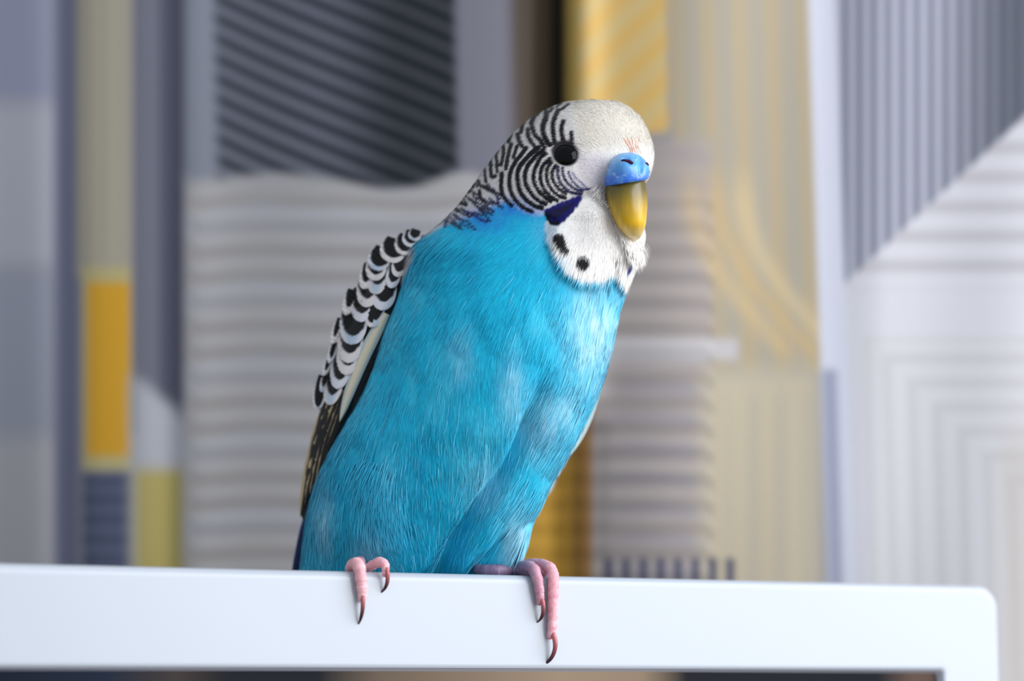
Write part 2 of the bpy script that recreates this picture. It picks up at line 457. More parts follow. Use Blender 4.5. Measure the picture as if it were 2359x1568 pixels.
for o_, pts, wd, c_ in (
    (OA, [(1640, 660), (1740, 790), (1850, 890), (1960, 990)], 2.6, IND),
    (OA, [(1560, 640), (1590, 740), (1680, 880), (1810, 1000), (1950, 1040), (2030, 1030)], 4.2, (30, 28, 96)),
    (OA, [(1430, 560), (1440, 700), (1500, 840), (1620, 970), (1750, 1050), (1880, 1080)], 5.6, (20, 20, 70)),
    (OA, [(1330, 540), (1320, 700), (1370, 860), (1470, 1000), (1590, 1090), (1720, 1130), (1850, 1140)], 6.6, (18, 18, 60)),
    (OA, [(1270, 500), (1200, 640), (1200, 780), (1250, 910), (1360, 1040), (1500, 1130)], 7, INK),
    (OA, [(1180, 420), (1090, 560), (1070, 750), (1110, 920), (1220, 1080), (1360, 1190), (1480, 1230)], 7.6, INK),
    (OA, [(1140, 350), (1010, 480), (940, 620), (930, 780), (960, 920), (1050, 1090), (1180, 1220), (1300, 1290)], 8, INK),
    (OA, [(1050, 240), (940, 310), (880, 430), (830, 520), (780, 680), (780, 850), (830, 980), (920, 1120), (1050, 1230), (1160, 1310)], 8.2, INK),
    (OA, [(1000, 160), (860, 250), (780, 340), (690, 450), (620, 560), (580, 720), (590, 880), (650, 1020), (760, 1180), (900, 1300), (1040, 1370)], 8.6, INK),
    (OA, [(900, 90), (760, 190), (670, 280), (560, 400), (460, 530), (410, 680), (420, 860), (450, 1030), (530, 1180), (650, 1310), (800, 1410), (960, 1460)], 9, INK),
    (OA, [(610, 100), (500, 250), (380, 400), (290, 560), (240, 720), (230, 900), (260, 1080), (340, 1240), (450, 1370), (600, 1480), (740, 1540)], 8.2, INK),
    (OA, [(60, 680), (50, 800), (40, 950), (60, 1100), (140, 1260), (280, 1400)], 8, INK),
    (OA, [(400, 70), (350, 220), (320, 320)], 7, INK),
    (OA, [(270, 20), (220, 200), (170, 430), (150, 570)], 7.6, INK),
    (OA, [(80, 40), (100, 180), (70, 350), (40, 490)], 6.4, INK),
    (OB, [(1920, 830), (1930, 1000), (1950, 1090)], 7.4, INK),
    (OB, [(1740, 580), (1700, 720), (1710, 900), (1745, 1030)], 8.6, INK),
    (OB, [(1620, 340), (1560, 460), (1510, 640), (1510, 820), (1540, 1060)], 9.2, INK),
    (OB, [(1860, 190), (1790, 240), (1690, 310)], 5, INK), (OB, [(1690, 180), (1640, 210), (1590, 260)], 4.6, INK),
    (OB, [(1360, 370), (1340, 520), (1280, 680), (1290, 850), (1350, 1000), (1430, 1100)], 10.4, INK),
    (OB, [(1500, 285), (1470, 310), (1450, 345)], 6, INK), (OB, [(1420, 250), (1380, 280), (1320, 310)], 4.6, INK),
    (OB, [(1210, 370), (1190, 390), (1160, 425)], 6, INK),
    (OB, [(1080, 480), (1020, 620), (1060, 770), (1110, 900), (1200, 990), (1310, 1170)], 8.6, INK),
    (OB, [(1090, 370), (1070, 400), (1030, 450)], 5, INK),
    (OB, [(940, 760), (950, 920), (1020, 1050), (1110, 1170)], 8, INK),
    (OB, [(880, 540), (820, 640), (785, 820)], 7.8, INK), (OB, [(710, 880), (740, 1010), (810, 1140)], 8.4, INK),
    (OB, [(740, 640), (715, 680), (690, 730)], 5, INK), (OB, [(600, 740), (540, 880), (500, 1040)], 8.2, INK),
    (OB, [(430, 880), (400, 930), (350, 1000)], 6, INK), (OB, [(350, 1050), (390, 1180), (385, 1310)], 6.8, INK),
    (OB, [(250, 1060), (235, 1160), (250, 1270)], 6.6, INK), (OB, [(140, 1150), (60, 1280), (85, 1400), (110, 1570)], 7, INK),
    (OB, [(215, 1330), (230, 1440), (260, 1570)], 6.4, INK),
    (OC, [(1100, 0), (1140, 100), (1150, 220), (1170, 380)], 6, (40, 38, 60)), (OC, [(1270, 0), (1280, 150), (1300, 270), (1380, 250)], 7, INK),
    (OC, [(1400, 0), (1420, 80), (1430, 160)], 6, INK), (OC, [(970, 60), (960, 120), (950, 190)], 4, INK),
    (OC, [(830, 220), (860, 360), (870, 500)], 6, INK), (OC, [(1000, 370), (1040, 460), (1150, 505), (1250, 570), (1320, 600)], 7, INK),
    (OC, [(1030, 590), (1030, 720), (1140, 810)], 7.4, INK), (OC, [(730, 370), (725, 410), (740, 460)], 6, INK),
    (OC, [(640, 540), (700, 590), (790, 600)], 7, INK), (OC, [(480, 800), (600, 850), (720, 890)], 8, INK),
    (OC, [(780, 760), (840, 800), (930, 860)], 5, INK), (OC, [(330, 980), (450, 980), (560, 1030)], 7, INK),
    (OC, [(190, 1180), (240, 1140), (290, 1090)], 6, INK), (OC, [(440, 1120), (540, 1210), (650, 1250)], 5.4, (20, 40, 100)),
    (OC, [(650, 1020), (800, 1080), (950, 1160), (1050, 1230), (1190, 1270)], 5.4, (24, 40, 120)),
    (OC, [(0, 1380), (40, 1350), (80, 1300)], 6, INK), (OC, [(1380, 600), (1420, 740), (1460, 860)], 4, (30, 34, 90)),
    (OC, [(580, 660), (640, 690), (720, 700)], 4, INK), (OC, [(880, 640), (900, 720), (960, 780)], 4, (60, 56, 80)),
    (OC, [(380, 1310), (470, 1340), (560, 1370)], 4.4, (20, 70, 140)), (OC, [(240, 1230), (260, 1290), (250, 1400)], 4.4, (20, 50, 110)),
    (OC, [(960, 930), (1040, 1010), (1120, 1070)], 4.4, (50, 50, 120)),
):
    stroke(tr(o_, pts), wd * 1.3, c_, rag=1.0)
rn = np.random.default_rng(5)
for k in range(36):
    a_, b_ = rn.random(2)
    x_ = 1105 + a_ * 62 - b_ * 88; y_ = 392 + a_ * 78 + b_ * 112 - a_ * b_ * 40
    if y_ > 520 or (x_ > 1130 and y_ > 470): continue
    L_ = rn.uniform(9, 18); c_, s2_ = math.cos(rn.normal(.62, .25)), math.sin(rn.normal(.62, .25))
    stroke([(x_ - L_ * c_, y_ - L_ * s2_), (x_ + 3, y_ + 2), (x_ + L_ * c_, y_ + L_ * s2_)], rn.uniform(4, 7), (18, 20, 48), alpha=.9, rag=2.0)
# violet cheek patch and throat spots
poly([(1250, 484), (1272, 474), (1300, 462), (1338, 450), (1336, 466), (1322, 486), (1306, 504), (1286, 520), (1272, 516), (1258, 500)], (14, 12, 96), 3, rag=2)
poly([(1262, 488), (1290, 476), (1322, 466), (1310, 484), (1286, 500), (1272, 500)], (8, 8, 52), 5)
stroke([(1258, 492), (1264, 506), (1274, 515), (1286, 512)], 8, (6, 6, 16))
poly([(1273, 545), (1283, 538), (1297, 542), (1304, 562), (1311, 579), (1305, 588), (1293, 585), (1281, 571), (1273, 557)], (6, 5, 9), 1.5)
poly([(1328, 598), (1342, 589), (1356, 598), (1357, 615), (1342, 627), (1328, 615)], (8, 6, 12), 1.5)
poly([(1444, 632), (1448, 618), (1456, 610), (1456, 620), (1450, 634), (1445, 637)], (24, 44, 120), 2)
# bare dark skin round the eye, orange tuft above the cere
poly([(1268, 346), (1280, 328), (1300, 322), (1320, 328), (1333, 350), (1329, 372), (1310, 383), (1288, 379), (1275, 367)], (40, 37, 40), 4)
for k in range(5):
    stroke([(1452 + k * 6, 354), (1450 + k * 5, 340), (1436 + k * 9, 318)], 2.6, (186, 104, 58), alpha=.95 - .1 * k)
def pigment(px, py):
    x = np.clip(px - PX0, 0, PW - 1.001); y = np.clip(py - PY0, 0, PH - 1.001)
    i = y.astype(int); j = x.astype(int); fx = (x - j)[..., None]; fy = (y - i)[..., None]
    return (PIG[i, j] * (1 - fx) + PIG[i, j + 1] * fx) * (1 - fy) + (PIG[i + 1, j] * (1 - fx) + PIG[i + 1, j + 1] * fx) * fy

# ------------------------------------------------------------------ bird: body
ROOT = P(1040, 1320, .505)
bird = empty('budgerigar', tuple(ROOT))
tag(bird, 'blue budgerigar with black-barred white head and yellow beak, gripping the white monitor frame', 'bird')
ST = np.array([  # left x,y, right x,y, centre depth, half depth
    (1366, 229, 1370, 229, .5030, .0004),
    (1302, 236, 1428, 236, .5030, .0072),
    (1240, 262, 1470, 264, .5030, .0108),
    (1190, 300, 1495, 305, .5030, .0127),
    (1150, 345, 1506, 350, .5030, .0137),
    (1115, 390, 1500, 395, .5032, .0141),
    (1085, 432, 1478, 448, .5036, .0144),
    (1050, 478, 1480, 500, .5042, .0150),
    (1012, 515, 1486, 548, .5050, .0158),
    (972, 550, 1470, 607, .5058, .0168),
    (948, 592, 1444, 675, .5068, .0180),
    (932, 640, 1428, 725, .5078, .0192),
    (915, 690, 1418, 775, .5088, .0202),
    (895, 740, 1405, 830, .5098, .0210),
    (875, 800, 1390, 880, .5108, .0214),
    (855, 860, 1368, 935, .5120, .0214),
    (825, 925, 1342, 990, .5132, .0210),
    (790, 985, 1312, 1045, .5146, .0204),
    (760, 1040, 1280, 1100, .5160, .0198),
    (735, 1095, 1250, 1160, .5176, .0190),
    (715, 1160, 1222, 1215, .5194, .0178),
    (702, 1230, 1195, 1265, .5216, .0166),
    (694, 1300, 1168, 1312, .5238, .0152),
    (694, 1365, 1110, 1365, .5258, .0136),
    (704, 1430, 1040, 1425, .5274, .0112),
    (745, 1485, 960, 1475, .5284, .0078),
    (850, 1508, 856, 1508, .5288, .0004)], float)
NR, NC = 420, 460
S = catmull(ST, NR)
S[:, 5] = np.maximum(S[:, 5], .0003)
tt = np.linspace(0, 2 * np.pi, NC, endpoint=False)
ct, sn = np.cos(tt)[None, :], np.sin(tt)[None, :]
cx_ = (S[:, 0] + S[:, 2])[:, None] / 2; cy_ = (S[:, 1] + S[:, 3])[:, None] / 2
hx = (S[:, 2] - S[:, 0])[:, None] / 2; hy = (S[:, 3] - S[:, 1])[:, None] / 2
bx = cx_ + hx * ct; by = cy_ + hy * ct
bY = S[:, 4][:, None] + S[:, 5][:, None] * sn
front = np.clip(-sn, 0, 1)
def relief(x, y):
    """plumage relief in metres, towards the viewer"""
    h = np.zeros_like(x)
    # fold where the flank feathers overlap the belly
    c1 = np.array(catmull([(1262, 830), (1228, 905), (1180, 1010), (1120, 1105), (1060, 1200), (1000, 1315), (970, 1380)], 40))
    yc = np.clip(y, c1[0, 1], c1[-1, 1]); xc = np.interp(yc, c1[:, 1], c1[:, 0])
    d = (xc - x) * .88
    on = smooth(800, 1060, y)
    h += on * (.0034 * smooth(-6, 16, d) * np.exp(-np.clip(d, 0, None) / 200.0) - .0034 * np.exp(-((d + 14) / 24.0) ** 2))
    h += on * .0016 * np.exp(-((d + 130) / 75.0) ** 2)
    # far thigh
    yc2 = np.clip(y, 1190, 1400); xc2 = 1198 - (yc2 - 1190) * .78
    d2 = (x - xc2) * .8
    on2 = smooth(1180, 1230, y)
    h += on2 * (.0018 * smooth(-3, 14, d2) - .0018 * np.exp(-((d2 + 8) / 10.0) ** 2))
    # near thigh tuft
    h += .0016 * np.exp(-((x - 872) / 62.0) ** 2 - ((y - 1165) / 120.0) ** 2)
    # bib standing proud of the breast, parted under the beak
    bib = [(1330, 452), (1400, 440), (1470, 470), (1488, 560), (1478, 620), (1446, 664), (1414, 628), (1388, 646), (1330, 640), (1288, 604), (1262, 550), (1272, 490)]
    e = seg_dist(x, y, np.array(bib + [bib[0]])); e = np.where(inside(x, y, bib), e, -e)
    h += .0013 * smooth(-12, 22, e) * smooth(450, 500, y)
    h -= .0007 * np.exp(-((x - 1412) / 9.0) ** 2) * smooth(560, 600, y) * (1 - smooth(620, 645, y))
    # cheek feathers swell past the beak side
    h += .0016 * np.exp(-((x - 1365) / 32.0) ** 2 - ((y - 500) / 55.0) ** 2)
    # brow, eye hollow
    h -= .0011 * np.exp(-((x - 1303) / 30.0) ** 2 - ((y - 353) / 28.0) ** 2)
    h += .0007 * np.exp(-((x - 1240) / 60.0) ** 2 - ((y - 430) / 50.0) ** 2)
    # loose clumps
    h += .00035 * (vnoise(x / 42, y / 80, 21) - .5) * smooth(560, 700, y)
    return h
BP = P(bx, by, bY)
def grid_normals(B):
    dr = np.gradient(B, axis=0); dc = (np.roll(B, -1, 1) - np.roll(B, 1, 1))
    nn = np.cross(dr, dc); nn /= np.linalg.norm(nn, axis=-1, keepdims=True) + 1e-15
    c = B.mean(1, keepdims=True)
    s = np.sign(((B - c) * nn).sum(-1, keepdims=True)); s[s == 0] = 1
    nn *= np.median(s)
    return nn
BN = grid_normals(BP)
BP = BP + BN * (relief(bx, by) * smooth(0, .55, front))[..., None]
BN = grid_normals(BP)
# far-side markings mirror the near side about the bird's plane of symmetry
psi = math.radians(54)
Hc = P(1330, 400, .503); rv = np.array([-math.cos(psi), -math.sin(psi), 0])
def body_pigment(p, backness):
    x0_, y0_ = proj(p)
    l = (p - Hc) @ rv
    q_ = p - 2 * np.minimum(l, 0)[..., None] * rv
    x1_, y1_ = proj(q_)
    k = (smooth(0.02, .12, backness))
    return np.where(k[..., None] > .5, pigment(x1_, y1_), pigment(x0_, y0_))
back = np.broadcast_to(sn, bx.shape)
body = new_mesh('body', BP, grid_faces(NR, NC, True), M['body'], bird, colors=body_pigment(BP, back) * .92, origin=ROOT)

# ------------------------------------------------------------------ plumage: thousands of fine barbs lying on the body
G = np.array([(1450, 322, -.35, -1), (1490, 320, -.3, -1), (1470, 280, -.6, -1), (1380, 250, -1, -.25), (1300, 285, -1, .25), (1400, 330, -1, -.5), (1360, 370, -1, .1), (1350, 410, -1, .35),
    (1250, 420, -1, .4), (1260, 350, -1, .1), (1375, 470, -.4, 1), (1300, 480, -.9, .7), (1210, 290, -1, .7), (1150, 350, -.9, .9), (1100, 430, -.8, 1), (1160, 470, -.9, .7),
    (1350, 550, -.3, 1), (1440, 600, -.12, 1), (1300, 600, -.35, 1), (1410, 520, .1, 1), (1200, 550, -.8, .75), (1050, 560, -.9, .8), (960, 650, -.75, 1), (1100, 700, -.5, 1), (1300, 700, -.4, 1),
    (1400, 750, -.35, 1), (950, 850, -.32, 1), (1100, 900, -.12, 1), (1180, 900, -.02, 1), (1260, 900, -.55, 1), (1330, 950, -.5, 1), (1140, 1020, .12, 1), (1000, 1000, .08, 1), (850, 1000, -.18, 1),
    (900, 1150, .16, 1), (920, 1230, .4, 1), (800, 1150, -.2, 1), (1200, 1100, -.62, 1), (1100, 1210, -.62, 1), (1000, 1180, .02, 1), (1020, 1270, -.3, 1), (1200, 1250, -.4, 1), (750, 1250, -.12, 1), (870, 1060, -.25, 1)], float)
def flow(x, y):
    d = (x[:, None] - G[None, :, 0]) ** 2 + (y[:, None] - G[None, :, 1]) ** 2
    wgt = np.exp(-d / (2 * 55.0 ** 2)) + 1e-6 / (d + 100)
    g = G[:, 2:] / np.linalg.norm(G[:, 2:], axis=1, keepdims=True)
    f = wgt @ g
    return f / (np.linalg.norm(f, axis=1, keepdims=True) + 1e-9)
def barbs(n, density, length, width, lift, seed):
    r = np.random.default_rng(seed)
    A00, A01, A10 = BP[:-1, :], np.roll(BP, -1, 1)[:-1], BP[1:, :]
    ar = np.linalg.norm(np.cross(A01 - A00, A10 - A00), axis=-1)
    fx, fy = bx[:-1], by[:-1]
    wt = (ar * density(fx, fy, back[:-1])).ravel(); wt /= wt.sum()
    idx = r.choice(len(wt), n, p=wt)
    i, j = idx // NC, idx % NC; a, b_ = r.random(n)[:, None], r.random(n)[:, None]
    j2 = (j + 1) % NC
    p = (BP[i, j] * (1 - a) + BP[i, j2] * a) * (1 - b_) + (BP[i + 1, j] * (1 - a) + BP[i + 1, j2] * a) * b_
    nr = BN[i, j]
    px, py = proj(p)
    f = flow(px, py)
    ang = r.normal(0, .05, n) + .22 * (vnoise(px / 30, py / 60, 61) - .5); f = np.c_[f[:, 0] * np.cos(ang) - f[:, 1] * np.sin(ang), f[:, 0] * np.sin(ang) + f[:, 1] * np.cos(ang)]
    d3 = np.c_[f[:, 0], f[:, 1] * SP, -f[:, 1] * CP]
    d3 = d3 - (d3 * nr).sum(1, keepdims=True) * nr
    d3 /= np.linalg.norm(d3, axis=1, keepdims=True) + 1e-9
    side = np.cross(nr, d3)
    roll = r.normal(0, 1, n)[:, None] * (.13 - .05 * ishead(px, py))[:, None]
    sd = side * np.cos(roll) + nr * np.sin(roll)
    L = (length(px, py) * r.uniform(.6, 1.25, n))[:, None]
    W = (width(px, py) * r.uniform(.7, 1.2, n))[:, None]
    H = (lift(px, py) * r.uniform(.4, 1.4, n))[:, None]
    bk = back[i, j]; RC = (2 * (.075 - .053 * ishead(px, py)))[:, None]
    val = 1 + r.normal(0, 1, n) * (.09 - .04 * ishead(px, py))
    ks = (0.0, .4, .75, 1.0); ww = (.8, 1.0, .7, .08); hh = (-.2, .45, .8, 1.0)
    V = np.zeros((n, 8, 3)); C = np.zeros((n, 8, 3))
    for k in range(4):
        c = p + d3 * L * ks[k] + nr * (H * hh[k] - (L * ks[k]) ** 2 / RC)
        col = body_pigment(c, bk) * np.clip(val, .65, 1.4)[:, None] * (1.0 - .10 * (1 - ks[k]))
        V[:, 2 * k] = c - sd * W * ww[k] * .5; V[:, 2 * k + 1] = c + sd * W * ww[k] * .5
        C[:, 2 * k] = col; C[:, 2 * k + 1] = col
    base = (np.arange(n) * 8)[:, None]
    Fq = np.concatenate([base + np.array([2 * k, 2 * k + 1, 2 * k + 3, 2 * k + 2]) for k in range(3)])
    return V.reshape(-1, 3), Fq, np.clip(C.reshape(-1, 3), 0, 1)
mm = .001
def ishead(x, y):
    hd = 1 - smooth(500, 560, y + (x - 1200) * -.12)
    return hd
def isbib(x, y):
    return smooth(1245, 1275, x) * smooth(430, 460, y) * (1 - smooth(640, 670, y))
def dens(x, y, bk):
    return (1 + 2.6 * ishead(x, y) + 1.0 * isbib(x, y)) * np.where(bk > .15, .30, 1.0) * (y < 1400)
def blen(x, y): return mm * (5.4 - 3.9 * ishead(x, y) + .6 * smooth(1000, 1200, y)) * np.where(isbib(x, y) > .5, .75, 1)
def bwid(x, y): return mm * (.21 - .05 * ishead(x, y))
def blif(x, y): return mm * (.13 - .06 * ishead(x, y) + .12 * smooth(1000, 1250, y))
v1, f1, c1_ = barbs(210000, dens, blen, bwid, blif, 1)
# a sparser layer of long loose barbs on belly and thighs
def dens2(x, y, bk): return (smooth(900, 1050, y) * (1 - smooth(1290, 1310, y)) + .3 * smooth(560, 700, y)) * np.where(bk > .1, .2, 1.0)
v2, f2, c2_ = barbs(1500, dens2, lambda x, y: mm * 5.2 * np.where(isbib(x, y) > .5, .6, 1), lambda x, y: mm * .20 + 0 * x, lambda x, y: mm * .55 + 0 * x, 2)
c2_ = c2_ * .8 + lin((150, 214, 236)) * .2 * (c2_.sum(1, keepdims=True) > .15)
# ragged tuft of loose feathers over the near thigh
def dens4(x, y, bk):
    xc = 868 + (y - 1060) * .22
    return np.exp(-((x - xc) / 26.0) ** 2) * smooth(1040, 1080, y) * (1 - smooth(1185, 1205, y)) * (bk < 0)
v4, f4, c4_ = barbs(2600, dens4, lambda x, y: mm * 5.5 + 0 * x, lambda x, y: mm * .22 + 0 * x, lambda x, y: mm * 1.6 + 0 * x, 4)
c4_ = c4_ * .92 + lin((140, 208, 232)) * .08
# cheek and chin feathers that close over the sides of the beak
def dens3(x, y, bk):
    xe = np.interp(y, [420, 450, 480, 510, 540, 560], [1392, 1396, 1407, 1420, 1438, 1452])
    return np.exp(-((x - xe + 9) / 7.0) ** 2) * smooth(415, 435, y) * (1 - smooth(570, 590, y)) * (bk < 0) + .35 * np.exp(-((x - 1462) / 22) ** 2 - ((y - 572) / 14) ** 2) * (bk < 0)
v3, f3, c3_ = barbs(2600, dens3, lambda x, y: mm * 2.6 + 0 * x, lambda x, y: mm * .16 + 0 * x, lambda x, y: mm * 1.5 + 0 * x, 3)
VV = np.concatenate([v1, v2, v3, v4]); n12 = len(v1) + len(v2)
FQ = np.concatenate([f1, f2 + len(v1), f3 + n12, f4 + n12 + len(v3)])
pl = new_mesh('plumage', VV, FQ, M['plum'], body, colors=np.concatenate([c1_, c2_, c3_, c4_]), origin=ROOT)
tag(pl, 'fine blue, white and black feather barbs', kind='stuff')

# ------------------------------------------------------------------ beak, cere, nostrils, eyes
def loft(name, st, mat, parent, colf, nr=60, nc=64, disp=None):
    s = catmull(np.array(st, float), nr)
    t = np.linspace(0, 2 * np.pi, nc, endpoint=False)
    c, sn_ = np.cos(t)[None], np.sin(t)[None]
    # columns: left x, right x, y, tilt (dy over half width), centre Y, half depth
    x = (s[:, 0] + s[:, 1])[:, None] / 2 + (s[:, 1] - s[:, 0])[:, None] / 2 * c
    y = s[:, 2][:, None] + s[:, 3][:, None] * c
    Y = s[:, 4][:, None] + np.maximum(s[:, 5], .0001)[:, None] * sn_
    V = P(x, y, Y)
    if disp is not None:
        nn = grid_normals(V); V = V + nn * disp(x, y, sn_ + 0 * x)[..., None]
    f = np.concatenate([grid_faces(nr, nc, True)])
    return new_mesh(name, V, f, mat, parent, colors=colf(x, y, sn_ + 0 * x), origin=ROOT), V
def beakcol(x, y, s_):
    t = smooth(424, 520, y)[..., None]
    c = lin((92, 80, 16)) * (1 - t) + lin((226, 180, 26)) * t
    e = (smooth(515, 550, y) * .75)[..., None]
    c = c * (1 - e) + lin((236, 212, 150)) * e
    k = (.25 * vnoise(x / 4, y / 26, 31))[..., None]
    return c * (1 - k)
beak, _ = loft('beak', [(1412, 1472, 398, -4, .4915, .0030), (1398, 1484, 412, -5, .4912, .0044), (1395, 1488, 430, -6, .4908, .0050), (1397, 1491, 452, -5, .4904, .0050), (1403, 1492, 475, -4, .4902, .0047),
    (1413, 1490, 498, -3, .4902, .0042), (1423, 1488, 518, -2, .4905, .0036), (1434, 1482, 534, -1, .4918, .0030), (1443, 1475, 547, 0, .4934, .0022), (1456, 1464, 556, 0, .4956, .0006)], M['beak'], bird, beakcol)
tag(beak, 'olive yellow hooked beak')
def cerecol(x, y, s_):
    t = smooth(375, 418, y)[..., None]
    c = lin((86, 160, 220)) * (1 - t) + lin((42, 106, 204)) * t
    k = (smooth(.45, .8, vnoise(x / 14, y / 10, 33)) * .2)[..., None]
    c = c * (1 - k) + lin((140, 196, 234)) * k
    g = smooth(.80, .95, vnoise(x / 4, y / 4, 34))[..., None] * .5
    return c * (1 - g) + lin((190, 212, 240)) * g
def ceredisp(x, y, s_):
    fr = smooth(0, .3, -s_)
    d = -.0007 * np.exp(-((x - 1478) / 5.5) ** 2) * (1 - smooth(392, 415, y)) * fr
    d += .0006 * np.exp(-((x - 1440) / 20) ** 2 - ((y - 382) / 18) ** 2) * fr
    d -= .0009 * np.exp(-((x - 1446) / 8.5) ** 2 - ((y - 369.5 - (x - 1446) * .35) / 4.5) ** 2) * fr
    return d
cere, CV = loft('cere', [(1446, 1456, 351, 0, .4915, .0006), (1428, 1474, 356, 2, .4914, .0028), (1414, 1486, 366, 3, .4910, .0043), (1405, 1494, 378, 2, .4906, .0050), (1399, 1497, 393, 0, .4904, .0054),
    (1394, 1496, 408, -3, .4904, .0055), (1393, 1492, 418, -6, .4905, .0054), (1397, 1487, 422, -7, .4907, .0049), (1410, 1474, 421, -6, .4910, .0036)], M['cere'], bird, cerecol, disp=ceredisp, nr=80, nc=120)
tag(cere, 'pale blue waxy cere above the beak')
def ellipsoid(name, c, ax, rad, mat, parent, nu=16, nv=28, colors=None):
    u = np.linspace(0, np.pi, nu)[:, None]; v = np.linspace(0, 2 * np.pi, nv, endpoint=False)[None]
    q_ = np.stack([np.sin(u) * np.cos(v), np.sin(u) * np.sin(v), np.cos(u) + 0 * v], -1)
    V = c + (q_ * np.asarray(rad)) @ np.asarray(ax)
    return new_mesh(name, V.reshape(-1, 3), grid_faces(nu, nv, True), mat, parent, origin=ROOT)
def on_surface(V, x, y):
    vx, vy = proj(V); ok = V[..., 1] < V[..., 1].mean() + 1
    d = (vx - x) ** 2 + (vy - y) ** 2 + (V[..., 1] - V[..., 1].min()) * 2e4
    return V.reshape(-1, 3)[np.argmin(d.ravel())]
def frame_from(n_, up):
    n_ = n_ / np.linalg.norm(n_); a = np.cross(up, n_); a /= np.linalg.norm(a); b_ = np.cross(n_, a)
    return np.array([a, b_, n_])
c0 = on_surface(CV, 1446, 370)
fr = frame_from(np.array([-.25, -1, .35]), np.array([.35, 0, 1.0]))
ellipsoid('nostril', c0, fr, (.00140, .00052, .00025), M['dark'], cere)
c0m = on_surface(CV, 1494, 376)
ellipsoid('nostril', c0m, frame_from(np.array([.9, -.5, .3]), np.array([0, 0, 1.0])), (.0007, .0004, .0002), M['dark'], cere)
# eyes
def nearest(p):
    d = ((BP - p) ** 2).sum(-1); k = np.unravel_index(np.argmin(d), d.shape); return BP[k], BN[k]
def make_eye(p, n_):
    ax = frame_from(n_, np.array([0, 0, 1.0]))
    e = ellipsoid('eye', p - n_ * .0006, ax, (.00275, .00275, .0020), M['eye'], bird, 24, 40)
    tag(e, 'round glossy black eye')
    t = np.linspace(0, 2 * np.pi, 48, endpoint=False); s_ = np.linspace(0, 2 * np.pi, 10, endpoint=False)
    T, S_ = np.meshgrid(t, s_, indexing='ij')
    wob = 1 + .03 * np.sin(T * 3 + 1)
    R_ = (.00268 + .00026 * np.cos(S_)) * wob
    loc = np.stack([R_ * np.cos(T), R_ * np.sin(T) * .96, .00042 * np.sin(S_) + .0002], -1)
    V = p - n_ * .0002 + loc @ ax
    f = grid_faces(48, 10, True); i = np.arange(10)
    f = np.concatenate([f, np.stack([47 * 10 + i, 47 * 10 + (i + 1) % 10, (i + 1) % 10, i], -1)])
    new_mesh('eyelid_ring', V.reshape(-1, 3), f, M['lid'], e, origin=ROOT)
cand = (np.abs(bx - 1303) + np.abs(by - 353)) + (back > 0) * 1e4
k = np.unravel_index(np.argmin(cand), cand.shape)
pe, ne = BP[k], BN[k]
make_eye(pe, ne)
pm, nm = nearest(pe - 2 * ((pe - Hc) @ rv) * rv)
make_eye(pm, nm)

# ------------------------------------------------------------------ wings
WS = np.array([  # outer x,y  inner x,y  centre depth, half depth
    (975, 540, 985, 552, .5160, .0006), (930, 566, 985, 600, .5165, .0050), (885, 602, 975, 650, .5170, .0075), (845, 655, 960, 715, .5176, .0088), (812, 715, 940, 780, .5182, .0092),
    (785, 780, 915, 850, .5190, .0092), (762, 850, 885, 920, .5198, .0086), (742, 915, 850, 980, .5206, .0076), (724, 980, 815, 1040, .5214, .0064), (709, 1045, 780, 1095, .5222, .0050),
    (697, 1110, 750, 1150, .5230, .0036), (692, 1165, 722, 1190, .5236, .0020), (696, 1195, 708, 1205, .5238, .0005)], float)
Ws = catmull(WS, 90)
tw = np.linspace(0, 2 * np.pi, 48, endpoint=False)
wx = (Ws[:, 0] + Ws[:, 2])[:, None] / 2 + (Ws[:, 2] - Ws[:, 0])[:, None] / 2 * np.cos(tw)[None] * .94
wy = (Ws[:, 1] + Ws[:, 3])[:, None] / 2 + (Ws[:, 3] - Ws[:, 1])[:, None] / 2 * np.cos(tw)[None] * .94
wY = Ws[:, 4][:, None] + np.maximum(Ws[:, 5], .0003)[:, None] * np.sin(tw)[None]
WV = P(wx, wy, wY)
wfront = np.sin(tw)[None] + 0 * wx
def wing_Y(x, y):
    """depth of the near wing surface at pixel (x,y)"""
    x = np.atleast_1d(x); y = np.atleast_1d(y)
    m_ = (wfront < .02).ravel()
    qx, qy, qY = wx.ravel()[m_], wy.ravel()[m_], wY.ravel()[m_]
    d = (x.reshape(-1, 1) - qx) ** 2 + (y.reshape(-1, 1) - qy) ** 2
    k_ = np.argsort(d, 1)[:, :6]
    wgt = 1 / (np.take_along_axis(d, k_, 1) + 4.0)
    return ((qY[k_] * wgt).sum(1) / wgt.sum(1)).reshape(x.shape)
wingcol = np.zeros(WV.shape) + lin((24, 22, 26))
esp = np.array([.94, 0, -.34]); psb = math.radians(20)
rb = -(math.cos(psb) * esp) - math.sin(psb) * np.array([0, 1.0, 0]); rb /= np.linalg.norm(rb)
Bc = P(1100, 900, .513)
def mirror(V):
    return V - 2 * ((V - Bc) @ rb)[..., None] * rb
wing = new_mesh('wing', WV, grid_faces(90, 48, True), M['feather'], bird, colors=wingcol, origin=ROOT)
tag(wing, 'folded wing with black and white scalloped coverts')
wing2 = new_mesh('wing', mirror(WV), grid_faces(90, 48, True)[:, ::-1], M['feather'], bird, colors=wingcol, origin=ROOT)
NU, NV = 17, 34
uu, vv = np.meshgrid(np.linspace(-1, 1, NU), np.linspace(0, 1, NV))
